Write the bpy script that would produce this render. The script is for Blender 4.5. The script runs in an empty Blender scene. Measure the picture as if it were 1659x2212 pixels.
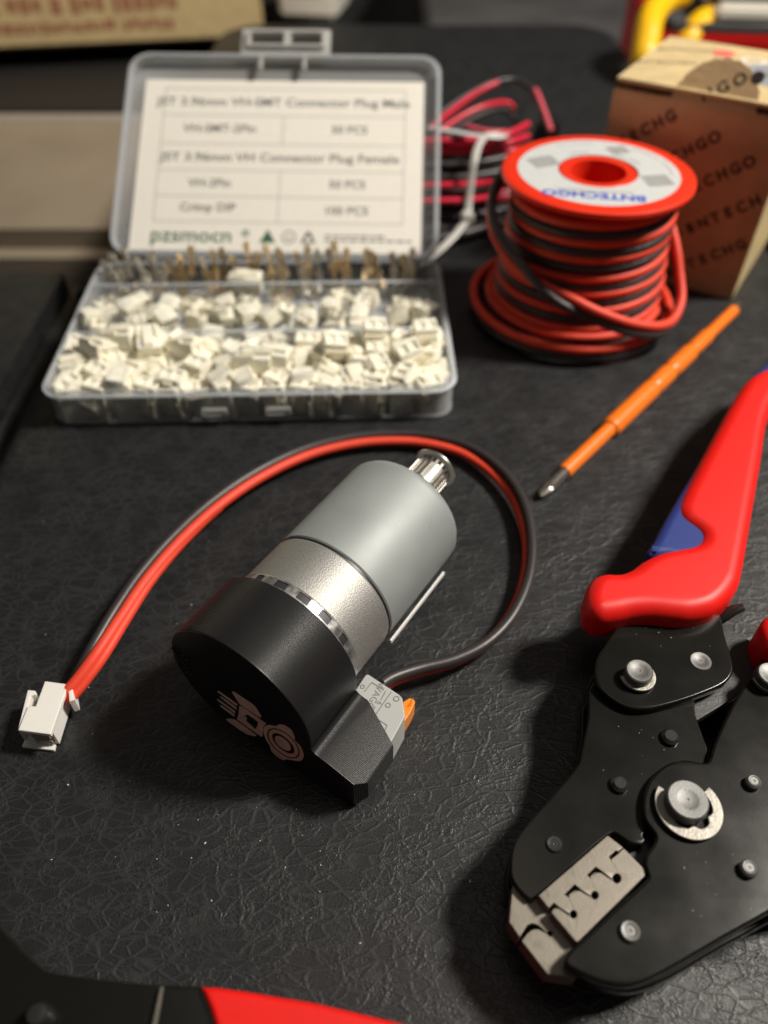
import bpy, bmesh, math, random
from mathutils import Vector, Matrix, noise
sc = bpy.context.scene
COL = sc.collection
S = 0.01                      # everything below is written in centimetres
PI = math.pi
random.seed(7)

# ------------------------------------------------------------------ camera
TH = math.radians(46); HC = 18.5; FPX = 1661.0
cam = bpy.data.cameras.new('camera'); camo = bpy.data.objects.new('camera', cam); COL.objects.link(camo)
cam.sensor_fit = 'VERTICAL'; cam.sensor_height = 36; cam.lens = 36 * FPX / 2212
camo.location = (0, 0, HC * S); camo.rotation_euler = (PI / 2 - TH, 0, 0)
cam.clip_start = 0.005; cam.clip_end = 30
cam.dof.use_dof = True; cam.dof.focus_distance = 0.187; cam.dof.aperture_fstop = 7.6
sc.camera = camo
# ------------------------------------------------------------------ world
w = bpy.data.worlds.new('World'); sc.world = w; w.use_nodes = True
nt = w.node_tree; bg = nt.nodes['Background']
tc = nt.nodes.new('ShaderNodeTexCoord'); sp = nt.nodes.new('ShaderNodeVectorMath'); sp.operation = 'DOT_PRODUCT'; sp.inputs[1].default_value = (0.0, -0.45, 0.89); cr = nt.nodes.new('ShaderNodeValToRGB')
nt.links.new(tc.outputs['Generated'], sp.inputs[0]); nt.links.new(sp.outputs['Value'], cr.inputs[0]); nt.links.new(cr.outputs[0], bg.inputs[0])
cr.color_ramp.elements[0].position = 0.15; cr.color_ramp.elements[0].color = (0.085, 0.075, 0.065, 1)
cr.color_ramp.elements[1].position = 1.0; cr.color_ramp.elements[1].color = (0.55, 0.52, 0.47, 1)
bg.inputs[1].default_value = 0.17
# ------------------------------------------------------------------ lamps
def area(name, loc, target, size, power, col, shape='DISK', size_y=None):
    l = bpy.data.lights.new(name, 'AREA'); l.shape = shape; l.size = size
    if size_y: l.size_y = size_y
    l.energy = power; l.color = col
    o = bpy.data.objects.new(name, l); COL.objects.link(o); o.location = loc
    d = Vector(target) - Vector(loc); o.rotation_euler = d.to_track_quat('-Z', 'Y').to_euler(); return o
area('ceiling_lamp', (0.76, 0.30, 0.95), (0.03, 0.16, 0), 0.20, 21.0, (1.0, 0.93, 0.83))
area('room_lamp', (0.0, 0.38, 1.3), (0, 0.2, 0), 0.6, 0.9, (1.0, 0.90, 0.78))
area('far_fill', (-0.3, 0.60, 0.6), (-0.3, 1.6, 0.1), 0.25, 2.1, (1.0, 0.84, 0.66))  # unseen fill light, added to brighten the shipping box and far left
sc.view_settings.view_transform = 'Standard'; sc.view_settings.look = 'None'
sc.view_settings.exposure = 0.0; sc.view_settings.gamma = 1
sc.render.engine = 'CYCLES'
cy = sc.cycles; cy.use_denoising = True; cy.max_bounces = 8; cy.transparent_max_bounces = 24
cy.sample_clamp_indirect = 6; cy.caustics_reflective = False; cy.caustics_refractive = False

def un(x, y, z=0.0):
    """plan position (cm) of a point measured on the photograph, for a known height z"""
    v = (y - 1106) / FPX; s, c = math.sin(TH), math.cos(TH)
    t = (HC - z) / (s + v * c)
    return Vector(((x - 829.5) / FPX * t, (c - v * s) * t, z))

# ------------------------------------------------------------------ materials
def M(name, col, rough=0.5, metal=0.0, bump=None, var=0.0, spec=0.5, coat=0.0, sss=0.0, vscale=3.0, alpha=None, aniso=None, rvar=0.0, coatr=0.1):
    m = bpy.data.materials.new(name); m.use_nodes = True
    t = m.node_tree; b = t.nodes['Principled BSDF']; N = t.nodes.new; K = t.links.new
    b.inputs['Base Color'].default_value = (*col, 1); b.inputs['Roughness'].default_value = rough
    b.inputs['Metallic'].default_value = metal; b.inputs['Specular IOR Level'].default_value = spec
    b.inputs['Coat Weight'].default_value = coat; b.inputs['Coat Roughness'].default_value = coatr
    if sss:
        b.inputs['Subsurface Weight'].default_value = sss; b.inputs['Subsurface Radius'].default_value = (1, .8, .6)
        b.inputs['Subsurface Scale'].default_value = 0.0015
    c = N('ShaderNodeTexCoord')
    if var or rvar:
        n = N('ShaderNodeTexNoise'); n.inputs['Scale'].default_value = vscale * 100; n.inputs['Detail'].default_value = 5
        K(c.outputs['Object'], n.inputs['Vector'])
        if var:
            mp = N('ShaderNodeMapRange'); mp.inputs[1].default_value = .3; mp.inputs[2].default_value = .7
            mp.inputs[3].default_value = 1 - var; mp.inputs[4].default_value = 1 + var
            mx = N('ShaderNodeVectorMath'); mx.operation = 'SCALE'; mx.inputs[0].default_value = col
            K(n.outputs[0], mp.inputs[0]); K(mp.outputs[0], mx.inputs[3]); K(mx.outputs[0], b.inputs['Base Color'])
        if rvar:
            mp = N('ShaderNodeMapRange'); mp.inputs[1].default_value = .3; mp.inputs[2].default_value = .7
            mp.inputs[3].default_value = rough - rvar; mp.inputs[4].default_value = rough + rvar
            K(n.outputs[0], mp.inputs[0]); K(mp.outputs[0], b.inputs['Roughness'])
    if bump:
        k, st = bump
        n = N('ShaderNodeTexNoise'); n.inputs['Scale'].default_value = k * 100; n.inputs['Detail'].default_value = 3
        K(c.outputs['Object'], n.inputs['Vector'])
        bp = N('ShaderNodeBump'); bp.inputs['Strength'].default_value = st; bp.inputs['Distance'].default_value = 0.3 / (k * 100)
        K(n.outputs[0], bp.inputs['Height']); K(bp.outputs[0], b.inputs['Normal'])
    return m

def leather_mat():
    m = bpy.data.materials.new('black_leather'); m.use_nodes = True
    t = m.node_tree; b = t.nodes['Principled BSDF']; N = t.nodes.new; K = t.links.new
    c = N('ShaderNodeTexCoord')
    def math_(op, a, bb=None, v=None):
        n = N('ShaderNodeMath'); n.operation = op; K(a, n.inputs[0])
        if bb is not None: K(bb, n.inputs[1])
        if v is not None: n.inputs[1].default_value = v
        return n.outputs[0]
    def warp(src, k, amt):
        n = N('ShaderNodeTexNoise'); n.inputs['Scale'].default_value = k; n.inputs['Detail'].default_value = 3
        K(src, n.inputs['Vector'])
        s_ = N('ShaderNodeVectorMath'); s_.operation = 'MULTIPLY_ADD'
        K(n.outputs['Color'], s_.inputs[0]); s_.inputs[1].default_value = (amt,) * 3; K(src, s_.inputs[2]); return s_.outputs[0]
    def creases(scale, rot, sx, amt, width, k=140):
        mp = N('ShaderNodeMapping'); mp.inputs['Rotation'].default_value = (0, 0, rot); mp.inputs['Scale'].default_value = (sx, 1, 1)
        K(c.outputs['Object'], mp.inputs[0])
        v = N('ShaderNodeTexVoronoi'); v.feature = 'DISTANCE_TO_EDGE'; v.inputs['Scale'].default_value = scale
        K(warp(mp.outputs[0], k, amt), v.inputs['Vector'])
        r = N('ShaderNodeMapRange'); r.interpolation_type = 'SMOOTHSTEP'
        r.inputs[1].default_value = 0; r.inputs[2].default_value = width; r.inputs[3].default_value = 1; r.inputs[4].default_value = 0
        K(v.outputs[0], r.inputs[0]); return r.outputs[0]
    c1 = math_('MAXIMUM', creases(290, 1.05, .50, .009, .10, 55), math_('MULTIPLY', creases(235, -.25, .50, .009, .08, 55), v=.8))
    c2 = math_('MAXIMUM', creases(600, .6, .62, .003, .14, 200), math_('MULTIPLY', creases(700, -.9, .7, .003, .14, 200), v=.7))
    c3 = creases(1500, .1, .8, .0012, .35, 500)
    # patches where creasing is stronger
    pn = N('ShaderNodeTexNoise'); pn.inputs['Scale'].default_value = 45; pn.inputs['Detail'].default_value = 3; K(c.outputs['Object'], pn.inputs['Vector'])
    pr = N('ShaderNodeMapRange'); pr.inputs[1].default_value = .35; pr.inputs[2].default_value = .65; pr.inputs[3].default_value = .4; pr.inputs[4].default_value = 1
    K(pn.outputs[0], pr.inputs[0])
    pn2 = N('ShaderNodeTexNoise'); pn2.inputs['Scale'].default_value = 120; pn2.inputs['Detail'].default_value = 2; K(c.outputs['Object'], pn2.inputs['Vector'])
    pr2 = N('ShaderNodeMapRange'); pr2.inputs[1].default_value = .4; pr2.inputs[2].default_value = .62; K(pn2.outputs[0], pr2.inputs[0])
    a1 = math_('MULTIPLY', c1, pr.outputs[0])
    a2 = math_('MULTIPLY', math_('MULTIPLY', c2, pr2.outputs[0]), v=.7)
    a3 = math_('MULTIPLY', math_('MULTIPLY', c3, pr.outputs[0]), v=.28)
    h = math_('ADD', math_('ADD', a1, a2), a3)
    fn = N('ShaderNodeTexNoise'); fn.inputs['Scale'].default_value = 1700; fn.inputs['Detail'].default_value = 3; K(c.outputs['Object'], fn.inputs['Vector'])
    hh = math_('ADD', h, math_('MULTIPLY', fn.outputs[0], v=.22))
    bg_ = N('ShaderNodeTexNoise'); bg_.inputs['Scale'].default_value = 30; K(c.outputs['Object'], bg_.inputs['Vector'])
    hh = math_('ADD', hh, math_('MULTIPLY', bg_.outputs[0], v=2.0))
    bp = N('ShaderNodeBump'); bp.inputs['Strength'].default_value = .62; bp.inputs['Distance'].default_value = .00015
    K(hh, bp.inputs['Height']); K(bp.outputs[0], b.inputs['Normal'])
    cr_ = N('ShaderNodeMix'); cr_.data_type = 'RGBA'
    cr_.inputs[6].default_value = (.0085, .0090, .0100, 1); cr_.inputs[7].default_value = (.022, .023, .024, 1)   # lighter creases: highlights on the relief, put into the base colour
    K(h, cr_.inputs[0]); K(cr_.outputs[2], b.inputs['Base Color'])
    rr = N('ShaderNodeMapRange'); rr.inputs[3].default_value = .39; rr.inputs[4].default_value = .52; K(bg_.outputs[0], rr.inputs[0]); K(rr.outputs[0], b.inputs['Roughness'])
    b.inputs['Specular IOR Level'].default_value = .45
    return m

def clear_mat(name, tint, opac, rough=.12):
    m = bpy.data.materials.new(name); m.use_nodes = True
    t = m.node_tree; b = t.nodes['Principled BSDF']; N = t.nodes.new; K = t.links.new
    b.inputs['Base Color'].default_value = (*tint, 1); b.inputs['Roughness'].default_value = rough
    tr = N('ShaderNodeBsdfTransparent'); tr.inputs[0].default_value = (.985, .988, .99, 1)
    fr = N('ShaderNodeFresnel'); fr.inputs[0].default_value = 1.45
    ad = N('ShaderNodeMath'); ad.operation = 'MULTIPLY_ADD'; ad.inputs[1].default_value = .7; ad.inputs[2].default_value = opac; ad.use_clamp = True
    K(fr.outputs[0], ad.inputs[0])
    mx = N('ShaderNodeMixShader'); K(ad.outputs[0], mx.inputs[0]); K(tr.outputs[0], mx.inputs[1]); K(b.outputs[0], mx.inputs[2])
    K(mx.outputs[0], t.nodes['Material Output'].inputs[0]); return m

def layered_mat(name, col, rough, axis, pitch_cm, strength):
    """3D-printed plastic: fine layer lines across a given direction"""
    m = M(name, col, rough, var=.12, vscale=.8)
    t = m.node_tree; b = t.nodes['Principled BSDF']; N = t.nodes.new; K = t.links.new
    c = N('ShaderNodeTexCoord'); d = N('ShaderNodeVectorMath'); d.operation = 'DOT_PRODUCT'
    K(c.outputs['Object'], d.inputs[0]); d.inputs[1].default_value = axis
    q = N('ShaderNodeMath'); q.operation = 'MULTIPLY'; q.inputs[1].default_value = 2 * PI / (pitch_cm * S); K(d.outputs['Value'], q.inputs[0])
    s_ = N('ShaderNodeMath'); s_.operation = 'SINE'; K(q.outputs[0], s_.inputs[0])
    bp = N('ShaderNodeBump'); bp.inputs['Strength'].default_value = strength; bp.inputs['Distance'].default_value = .00012
    K(s_.outputs[0], bp.inputs['Height']); K(bp.outputs[0], b.inputs['Normal']); return m

leather = leather_mat()
m_plate = M('black_lacquer', (.0070, .0066, .0052), .22, spec=.32, bump=(26, .05), rvar=.03, vscale=1)
m_steel = M('brushed_die_steel', (.205, .185, .155), .55, .7, bump=(24, .35), var=.22, vscale=4, rvar=.1)
m_pin = M('dark_pin_steel', (.17, .17, .165), .5, .7, bump=(20, .2), var=.1)
m_clip = M('clip_steel', (.28, .265, .235), .5, .8, bump=(12, .3), var=.1)
m_pinblk = M('blackened_pin', (.05, .05, .05), .25, .6, bump=(10, .15))
m_red = M('red_grip', (.78, .010, .006), .46, bump=(25, .12), var=.04, spec=.4, sss=.12)
m_blue = M('blue_grip', (.025, .045, .22), .5, bump=(30, .15), spec=.35)
m_redwire = M('red_silicone', (.80, .062, .026), .55, bump=(12, .1), var=.05, sss=.15)
m_blkwire = M('black_silicone', (.034, .028, .029), .42, bump=(12, .1), spec=.55)
m_redpvc = M('red_pvc', (.62, .02, .05), .35, sss=.1)
m_pinkpvc = M('pale_red_pvc', (.66, .10, .14), .32, sss=.1)
m_spool = M('orange_red_plastic', (.80, .035, .010), .36, sss=.25, var=.03)
m_orange = M('orange_insulation', (.92, .20, .012), .34, sss=.2, var=.03, bump=(10, .08))
m_orange2 = M('lever_orange', (.90, .27, .02), .34, sss=.2)
m_wago = M('grey_plastic', (.45, .46, .45), .5, bump=(20, .1), sss=.1)
m_wline = M('grey_plastic_engraving', (.20, .20, .19), .6)
m_white = M('white_nylon', (.84, .82, .78), .42, sss=.35, bump=(20, .06))
m_cream = M('cream_nylon', (.94, .89, .73), .5, sss=.35, bump=(15, .08), var=.05)
m_cream.node_tree.nodes['Principled BSDF'].inputs['Subsurface Scale'].default_value = .002
m_tin = M('tin_terminal', (.80, .76, .68), .44, .95, var=.25, vscale=2)
m_brass = M('brass_terminal', (.88, .72, .48), .32, .95, var=.25, vscale=2)
m_can = M('zinc_can', (.31, .335, .335), .58, .30, spec=.35, bump=(35, .10), var=.045, vscale=.7, rvar=.05)
m_gear = M('sandblasted_gearbox', (.36, .355, .34), .52, .7, bump=(28, .85), var=.07, vscale=22, rvar=.05)
m_chrome = M('bright_zinc', (.45, .45, .44), .33, .85, var=.25, vscale=5, rvar=.12)
m_alu = M('pulley_aluminium', (.66, .64, .60), .28, .95, var=.06)
m_logo = M('tan_inlay', (.95, .74, .60), .6, bump=(30, .2), var=.1)
m_clear = clear_mat('clear_plastic', (.86, .88, .90), .15)
m_clear2 = clear_mat('clear_plastic_rim', (.78, .82, .86), .30, .2)
m_frost = clear_mat('milky_plastic', (.80, .80, .78), .42, .3)
m_tie = clear_mat('milky_tie', (.75, .74, .70), .62, .3)
m_paper = M('label_paper', (.80, .77, .70), .45, var=.02, spec=.5)
m_ink = M('grey_ink', (.13, .13, .125), .6)
m_inkl = M('light_grey_ink', (.42, .41, .38), .6)
m_green = M('green_ink', (.03, .11, .06), .6)
m_blueink = M('blue_ink', (.02, .06, .50), .6)
m_silver = M('silver_label', (.60, .62, .62), .42, var=.03)
m_card = M('kraft_card', (.58, .45, .24), .8, bump=(6, .3), var=.10, vscale=1.2, spec=.2)
m_cardl = M('kraft_card_tab', (.66, .46, .25), .85, bump=(6, .4), var=.10, vscale=1.2, spec=.2)
m_cardi = M('kraft_ink', (.055, .045, .045), .8, spec=.2)
m_cardedge = M('kraft_edge', (.20, .11, .05), .9, bump=(8, .5), var=.2)
m_yellow = M('yellow_grip', (.95, .55, .005), .4, sss=.1)
m_blk = M('black_plastic', (.012, .012, .012), .4)
m_dark = M('dark_fabric', (.010, .009, .009), .7, bump=(4, .3), var=.2)
m_beige = M('beige_felt', (.25, .205, .15), .9, bump=(3, .4), var=.13, vscale=.12)
m_gold = M('beige_piping', (.30, .27, .22), .8, var=.1)
m_greycloth = M('grey_cloth', (.060, .060, .063), .9, bump=(1.2, .5), var=.45, vscale=.10)
m_screw = M('bit_steel', (.28, .26, .235), .33, .9, var=.2, vscale=6)
m_dust = M('dust_speck', (.60, .58, .52), .8)

# ------------------------------------------------------------------ mesh helpers (cm)
ORG = {}
def tag(o, label=None, cat=None, group=None, kind=None):
    if label: o['label'] = label
    if cat: o['category'] = cat
    if group: o['group'] = group
    if kind: o['kind'] = kind
    return o
def thing(name, loc, label, cat, group=None):
    o = bpy.data.objects.new(name, None); COL.objects.link(o)
    loc = Vector(loc); o.location = loc * S; ORG[o.name] = loc; o.empty_display_size = .01
    return tag(o, label, cat, group)
def link(name, me, mat, parent=None, smooth=None, org=None):
    """me: mesh in world centimetres"""
    if org is None: org = ORG[parent.name] if parent else Vector((0, 0, 0))
    org = Vector(org)
    me.transform(Matrix.Scale(S, 4) @ Matrix.Translation(-org))
    me.materials.clear()
    for mm in (mat if isinstance(mat, (list, tuple)) else [mat]): me.materials.append(mm)
    me.name = name
    o = bpy.data.objects.new(name, me); COL.objects.link(o)
    if parent: o.parent = parent
    else: o.location = org * S
    ORG[o.name] = org
    if smooth is not None:
        for p in me.polygons: p.use_smooth = True
        if smooth < 179:
            try: me.set_sharp_from_angle(angle=math.radians(smooth))
            except Exception: pass
    if smooth is not None: wn = o.modifiers.new('wn', 'WEIGHTED_NORMAL'); wn.mode = 'FACE_AREA'; wn.weight = 80; wn.keep_sharp = True
    me.update(); return o
def bmesh_to(bm):
    bmesh.ops.recalc_face_normals(bm, faces=bm.faces)
    me = bpy.data.meshes.new('m'); bm.to_mesh(me); bm.free(); return me
def join(*ms):
    bm = bmesh.new()
    for m in ms:
        bm.from_mesh(m)
    me = bpy.data.meshes.new('m'); bm.to_mesh(me); bm.free(); return me
def area2(p): return sum(a[0] * b[1] - b[0] * a[1] for a, b in zip(p, p[1:] + p[:1]))
def plate(outs, z0, z1, bev=0.0, mat4=None, res=3):
    """solid plate from an outline and holes, edges rounded by bev"""
    cu = bpy.data.curves.new('c', 'CURVE'); cu.dimensions = '2D'; cu.fill_mode = 'BOTH'
    for p in outs:
        s_ = cu.splines.new('POLY'); s_.points.add(len(p) - 1)
        for i, q in enumerate(p): s_.points[i].co = (q[0], q[1], 0, 1)
        s_.use_cyclic_u = True
    cu.extrude = (z1 - z0) / 2 - bev; cu.bevel_depth = bev; cu.bevel_resolution = res; cu.offset = -bev
    o = bpy.data.objects.new('t', cu); me = bpy.data.meshes.new_from_object(o)
    bpy.data.objects.remove(o); bpy.data.curves.remove(cu)
    bm = bmesh.new(); bm.from_mesh(me); bpy.data.meshes.remove(me)
    bmesh.ops.remove_doubles(bm, verts=bm.verts, dist=1e-4); bmesh.ops.recalc_face_normals(bm, faces=bm.faces)
    me = bpy.data.meshes.new('m'); bm.to_mesh(me); bm.free()
    me.transform(Matrix.Translation((0, 0, (z0 + z1) / 2)))
    if mat4: me.transform(mat4)
    return me
def text(s, size, mat4, depth=.004, align='CENTER', bold=0.0, sx=1.0):
    cu = bpy.data.curves.new('c', 'FONT'); cu.body = s; cu.size = size; cu.align_x = align; cu.align_y = 'CENTER'
    cu.extrude = depth; cu.offset = bold; cu.resolution_u = 3
    o = bpy.data.objects.new('t', cu); me = bpy.data.meshes.new_from_object(o)
    bpy.data.objects.remove(o); bpy.data.curves.remove(cu)
    me.transform(mat4 @ Matrix.Diagonal((sx, 1, 1, 1))); return me
def frame(o, x, y, z=None):
    x = Vector(x).normalized(); y = Vector(y); y = (y - x * x.dot(y)).normalized(); z = x.cross(y)
    return Matrix(((x.x, y.x, z.x, o[0]), (x.y, y.y, z.y, o[1]), (x.z, y.z, z.z, o[2]), (0, 0, 0, 1)))
def box(cx, cy, cz, sx, sy, sz, bev=.02, rz=0, mat4=None, seg=2):
    bm = bmesh.new(); bmesh.ops.create_cube(bm, size=1)
    bmesh.ops.scale(bm, verts=bm.verts, vec=(sx, sy, sz))
    if bev: bmesh.ops.bevel(bm, geom=bm.edges[:] + bm.verts[:], offset=bev, segments=seg, affect='EDGES')
    me = bmesh_to(bm); me.transform(Matrix.Translation((cx, cy, cz)) @ Matrix.Rotation(rz, 4, 'Z'))
    if mat4: me.transform(mat4)
    return me
def lathe(prof, mat4, n=64, cap=True):
    """profile of (radius, height) turned about local z"""
    bm = bmesh.new(); rings = []
    for r, z in prof:
        if r < 1e-5: rings.append([bm.verts.new((0, 0, z))])
        else: rings.append([bm.verts.new((r * math.cos(2 * PI * i / n), r * math.sin(2 * PI * i / n), z)) for i in range(n)])
    for a, b in zip(rings, rings[1:]):
        for i in range(n):
            j = (i + 1) % n
            if len(a) == 1 and len(b) == 1: continue
            if len(a) == 1: bm.faces.new((a[0], b[j], b[i]))
            elif len(b) == 1: bm.faces.new((a[i], a[j], b[0]))
            else: bm.faces.new((a[i], a[j], b[j], b[i]))
    me = bmesh_to(bm); me.transform(mat4); return me
def spline(pts, n=10, closed=False):
    P = [Vector(p) for p in pts]; out = []; L = len(P)
    rng = range(L if closed else L - 1)
    for i in rng:
        if closed: a, b, c, d = P[i - 1], P[i], P[(i + 1) % L], P[(i + 2) % L]
        else: a, b, c, d = P[max(i - 1, 0)], P[i], P[i + 1], P[min(i + 2, L - 1)]
        for k in range(n):
            t = k / n
            out.append(.5 * ((2 * b) + (c - a) * t + (2 * a - 5 * b + 4 * c - d) * t * t + (3 * b - a - 3 * c + d) * t ** 3))
    if not closed: out.append(P[-1])
    return out
def tube(pts, r, n=14, closed=False, sq=None):
    pts = [Vector(p) for p in pts]; bm = bmesh.new(); rings = []; up = Vector((0.013, 0.02, 1)); L = len(pts)
    for i, p in enumerate(pts):
        a = pts[i - 1] if (i or closed) else p; b = pts[(i + 1) % L] if (i < L - 1 or closed) else p
        t = (b - a).normalized()
        up = (up - t * up.dot(t)); up.normalize(); s_ = t.cross(up)
        rr = r[i] if isinstance(r, (list, tuple)) else r
        fx, fy = sq or (1, 1)
        rings.append([bm.verts.new(p + rr * (fx * math.cos(2 * PI * k / n) * s_ + fy * math.sin(2 * PI * k / n) * up)) for k in range(n)])
    for a, b in list(zip(rings, rings[1:])) + ([(rings[-1], rings[0])] if closed else []):
        for k in range(n): bm.faces.new((a[k], a[(k + 1) % n], b[(k + 1) % n], b[k]))
    if not closed: bm.faces.new(rings[0]); bm.faces.new(rings[-1])
    return bmesh_to(bm)
def rrect(x0, y0, x1, y1, r, n=6):
    out = []
    for cx, cy_, a in ((x1 - r, y0 + r, -PI / 2), (x1 - r, y1 - r, 0), (x0 + r, y1 - r, PI / 2), (x0 + r, y0 + r, PI)):
        for k in range(n + 1): out.append((cx + r * math.cos(a + PI / 2 * k / n), cy_ + r * math.sin(a + PI / 2 * k / n)))
    return out
def circ(cx, cy_, r, n=24): return [(cx + r * math.cos(2 * PI * k / n), cy_ + r * math.sin(2 * PI * k / n)) for k in range(n)]
def px(pts, z, dx=0, dy=0): return [tuple(un(x + dx, y + dy, z)[:2]) for x, y in pts]
def smooth_poly(pts, n=5): return [(p[0], p[1]) for p in spline([(a, b, 0) for a, b in pts], n, True)]
def struct(o): o['kind'] = 'structure'; return o

# ================================================================== THE SETTING
tt = plate([rrect(-14.1, -30, 19.6, 77.0, 4.0, 10)], -6, 0, .9, res=6)
struct(link('tabletop', tt, leather, smooth=40))
fl = box(0, 60, -36, 500, 500, 1, 0); struct(link('floor', fl, m_dark))
gc = box(75, 112, -8.5, 140, 110, 4, .5); struct(link('ground', gc, m_greycloth))
wl = box(40, 172, 20, 420, 3, 180, 0); struct(link('wall', wl, m_greycloth))
# dark upholstered side and beige mattress to the left of the table
t = thing('seat_cushion', (-45, 55, -35), 'long beige felt cushion with pale piping, lower down left of the black table', 'cushion')
link('cover', box(-52, 64.3, -16.5, 70, 24, 18, 1.5, seg=4), m_beige, t, 40)
link('piping', tube([(-86, 75.9, -7.9), (-18, 75.9, -7.9)], .8), m_gold, t, 60)
t = link('side_panel', box(-50, 100, -17, 80, 45, 18, 2, seg=4), m_dark, None, 40, org=(-50, 100, -26)); tag(t, 'dark padded panel in shadow below the cardboard shipping box', 'panel')
t = link('black_pad', box(-36.2, 27.5, -6.2, 43, 20, 10, 1.6, seg=5), leather, None, 40, org=(-36.2, 27.5, -11.2)); tag(t, 'black soft pad against the left side of the leather table', 'pad')

# ================================================================== GEARMOTOR
PH = 0.57894; u_ = Vector((math.sin(PH), math.cos(PH), 0)); w_ = Vector((math.cos(PH), -math.sin(PH), 0)); Z_ = Vector((0, 0, 1))
O_ = Vector((-2.243, 11.539, 0)); ZC = 2.15
def ax(s_): return frame(O_ + u_ * s_ + Z_ * ZC, w_, Z_)       # local z = -u ... fixed below
def axu(s_):   # local x = sideways, local y = up, local z = towards the pulley
    return Matrix(((w_.x, 0, u_.x, 0), (w_.y, 0, u_.y, 0), (0, 1, 0, 0), (0, 0, 0, 1))) if False else \
        Matrix.Translation(O_ + u_ * s_ + Z_ * ZC) @ Matrix(((w_.x, 0, u_.x, 0), (w_.y, 0, u_.y, 0), (w_.z, 1, u_.z, 0), (0, 0, 0, 1)))
mot = thing('gearmotor', O_, 'silver gearmotor lying down with black printed end cap, toothed pulley at far end', 'motor')
R1 = 1.90
can = lathe([(0, 5.14), (.6, 5.14), (.6, 5.2), (1.5, 5.2), (1.72, 5.16), (1.82, 5.10), (1.885, 4.98), (R1, 4.85), (R1, 1.56), (1.87, 1.52), (0, 1.52)][::-1], axu(0), 128)
link('motor_can', can, m_can, mot, 35)
random.seed(44); scr = []
for k in range(6):
    a0 = math.radians(random.uniform(25, 110)); s0_ = random.uniform(1.9, 4.7); q = [axu(s0_ + j * random.uniform(-.03, .05)) @ Vector(((R1 - .004) * math.cos(a0 + j * .012), (R1 - .004) * math.sin(a0 + j * .012), 0)) for j in range(random.randint(4, 12))]
    scr.append(tube(q, random.choice((.004, .005)), 6))
link('scratch', join(*scr), m_pinblk, bpy.data.objects['motor_can'], 60)
link('seam_ring', lathe([(1.86, 1.44), (1.86, 1.54)], axu(0), 96), m_blk, mot, 40)
gb = lathe([(0, 1.47), (1.84, 1.47), (1.885, 1.43), (R1, 1.38), (R1, -.25), (1.88, -.3), (0, -.3)], axu(0), 128)
link('gearbox', gb, m_gear, mot, 35)
# crimped bright flange with rectangular windows
def flange_ring():
    bm = bmesh.new(); n = 144; rows = [(-.50, 1.90), (-.24, 1.93), (-.04, 1.93), (.03, 1.905)]
    wins = [(k * 18 + 8) % 360 for k in range(0, 20)]
    V = [[bm.verts.new((r * math.cos(2 * PI * i / n), r * math.sin(2 * PI * i / n), z)) for i in range(n)] for z, r in rows]
    for a in range(3):
        for i in range(n):
            deg = i * 360 / n
            if a == 1 and any(0 <= deg - q < 8 for q in (50, 70, 90, 112, 28, 200, 240, 300)): continue
            bm.faces.new((V[a][i], V[a][(i + 1) % n], V[a + 1][(i + 1) % n], V[a + 1][i]))
    return bmesh_to(bm)
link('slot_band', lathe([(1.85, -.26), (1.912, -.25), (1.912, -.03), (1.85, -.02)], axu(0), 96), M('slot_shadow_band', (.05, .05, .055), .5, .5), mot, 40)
fr_ = flange_ring(); fr_.transform(axu(0)); link('crimp_flange', fr_, m_chrome, mot, 40)
# shaft, hub, pulley
hx, hy = .26, .80
def axo(s_): return axu(s_) @ Matrix.Translation((hx, hy, 0))
link('boss', lathe([(0, 5.15), (.62, 5.15), (.62, 5.36), (.55, 5.40), (0, 5.40)], axo(0), 48), m_chrome, mot, 40)
def gear_outline(r0, r1, n):
    out = []
    for k in range(n):
        a = 2 * PI * k / n
        for da, r in ((-.30, r0), (-.20, r1), (.20, r1), (.30, r0)): out.append((r * math.cos(a + da * 2 * PI / n), r * math.sin(a + da * 2 * PI / n)))
    return out
pl = link('pulley', plate([gear_outline(.45, .56, 20)], 5.44, 6.36, .01, axo(0), 1), m_alu, mot, 40)
link('pulley_flange', lathe([(0, 6.36), (.60, 6.36), (.69, 6.40), (.69, 6.46), (.5, 6.48), (0, 6.48)], axo(0), 64), m_alu, pl, 40)
link('pulley_flange', lathe([(0, 5.38), (.58, 5.38), (.64, 5.41), (.64, 5.44), (0, 5.44)], axo(0), 64), m_alu, pl, 40)
link('shaft', lathe([(0, 5.3), (.25, 5.3), (.25, 6.6), (.22, 6.63), (0, 6.63)], axo(0), 32), m_steel, pl, 40)
# thin clip strip on the right side
A = O_ + u_ * 1.33 + w_ * 1.88 + Z_ * 1.55
link('side_strip', box(0, 0, 0, 2.8, .14, .06, .01, mat4=frame(A + u_ * 1.45 + w_ * .10, u_, Z_)), m_white, mot)
# end cap: face profile drawn in the plane across the axis
RC = 2.15
prof = []
for k in range(0, 41):                               # round body, open to the wing on the right
    a = math.radians(-14 + k * (284 - 0) / 40); prof.append((RC * math.cos(a), RC * math.sin(a)))
wing = [(2.12, -.42), (2.16, -.49), (2.23, -.54), (2.34, -.57), (2.62, -.63), (3.46, -.92), (3.54, -.98), (3.54, -1.75), (3.15, -2.11), (.1, -2.14)]
capo = [(RC * math.cos(math.radians(a)), RC * math.sin(math.radians(a))) for a in range(270, -15, -6)]
capo = capo + wing
if area2(capo) < 0: capo = capo[::-1]
cap_me = plate([capo], -2.27, -.37, .035, axu(0), 3)
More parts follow.
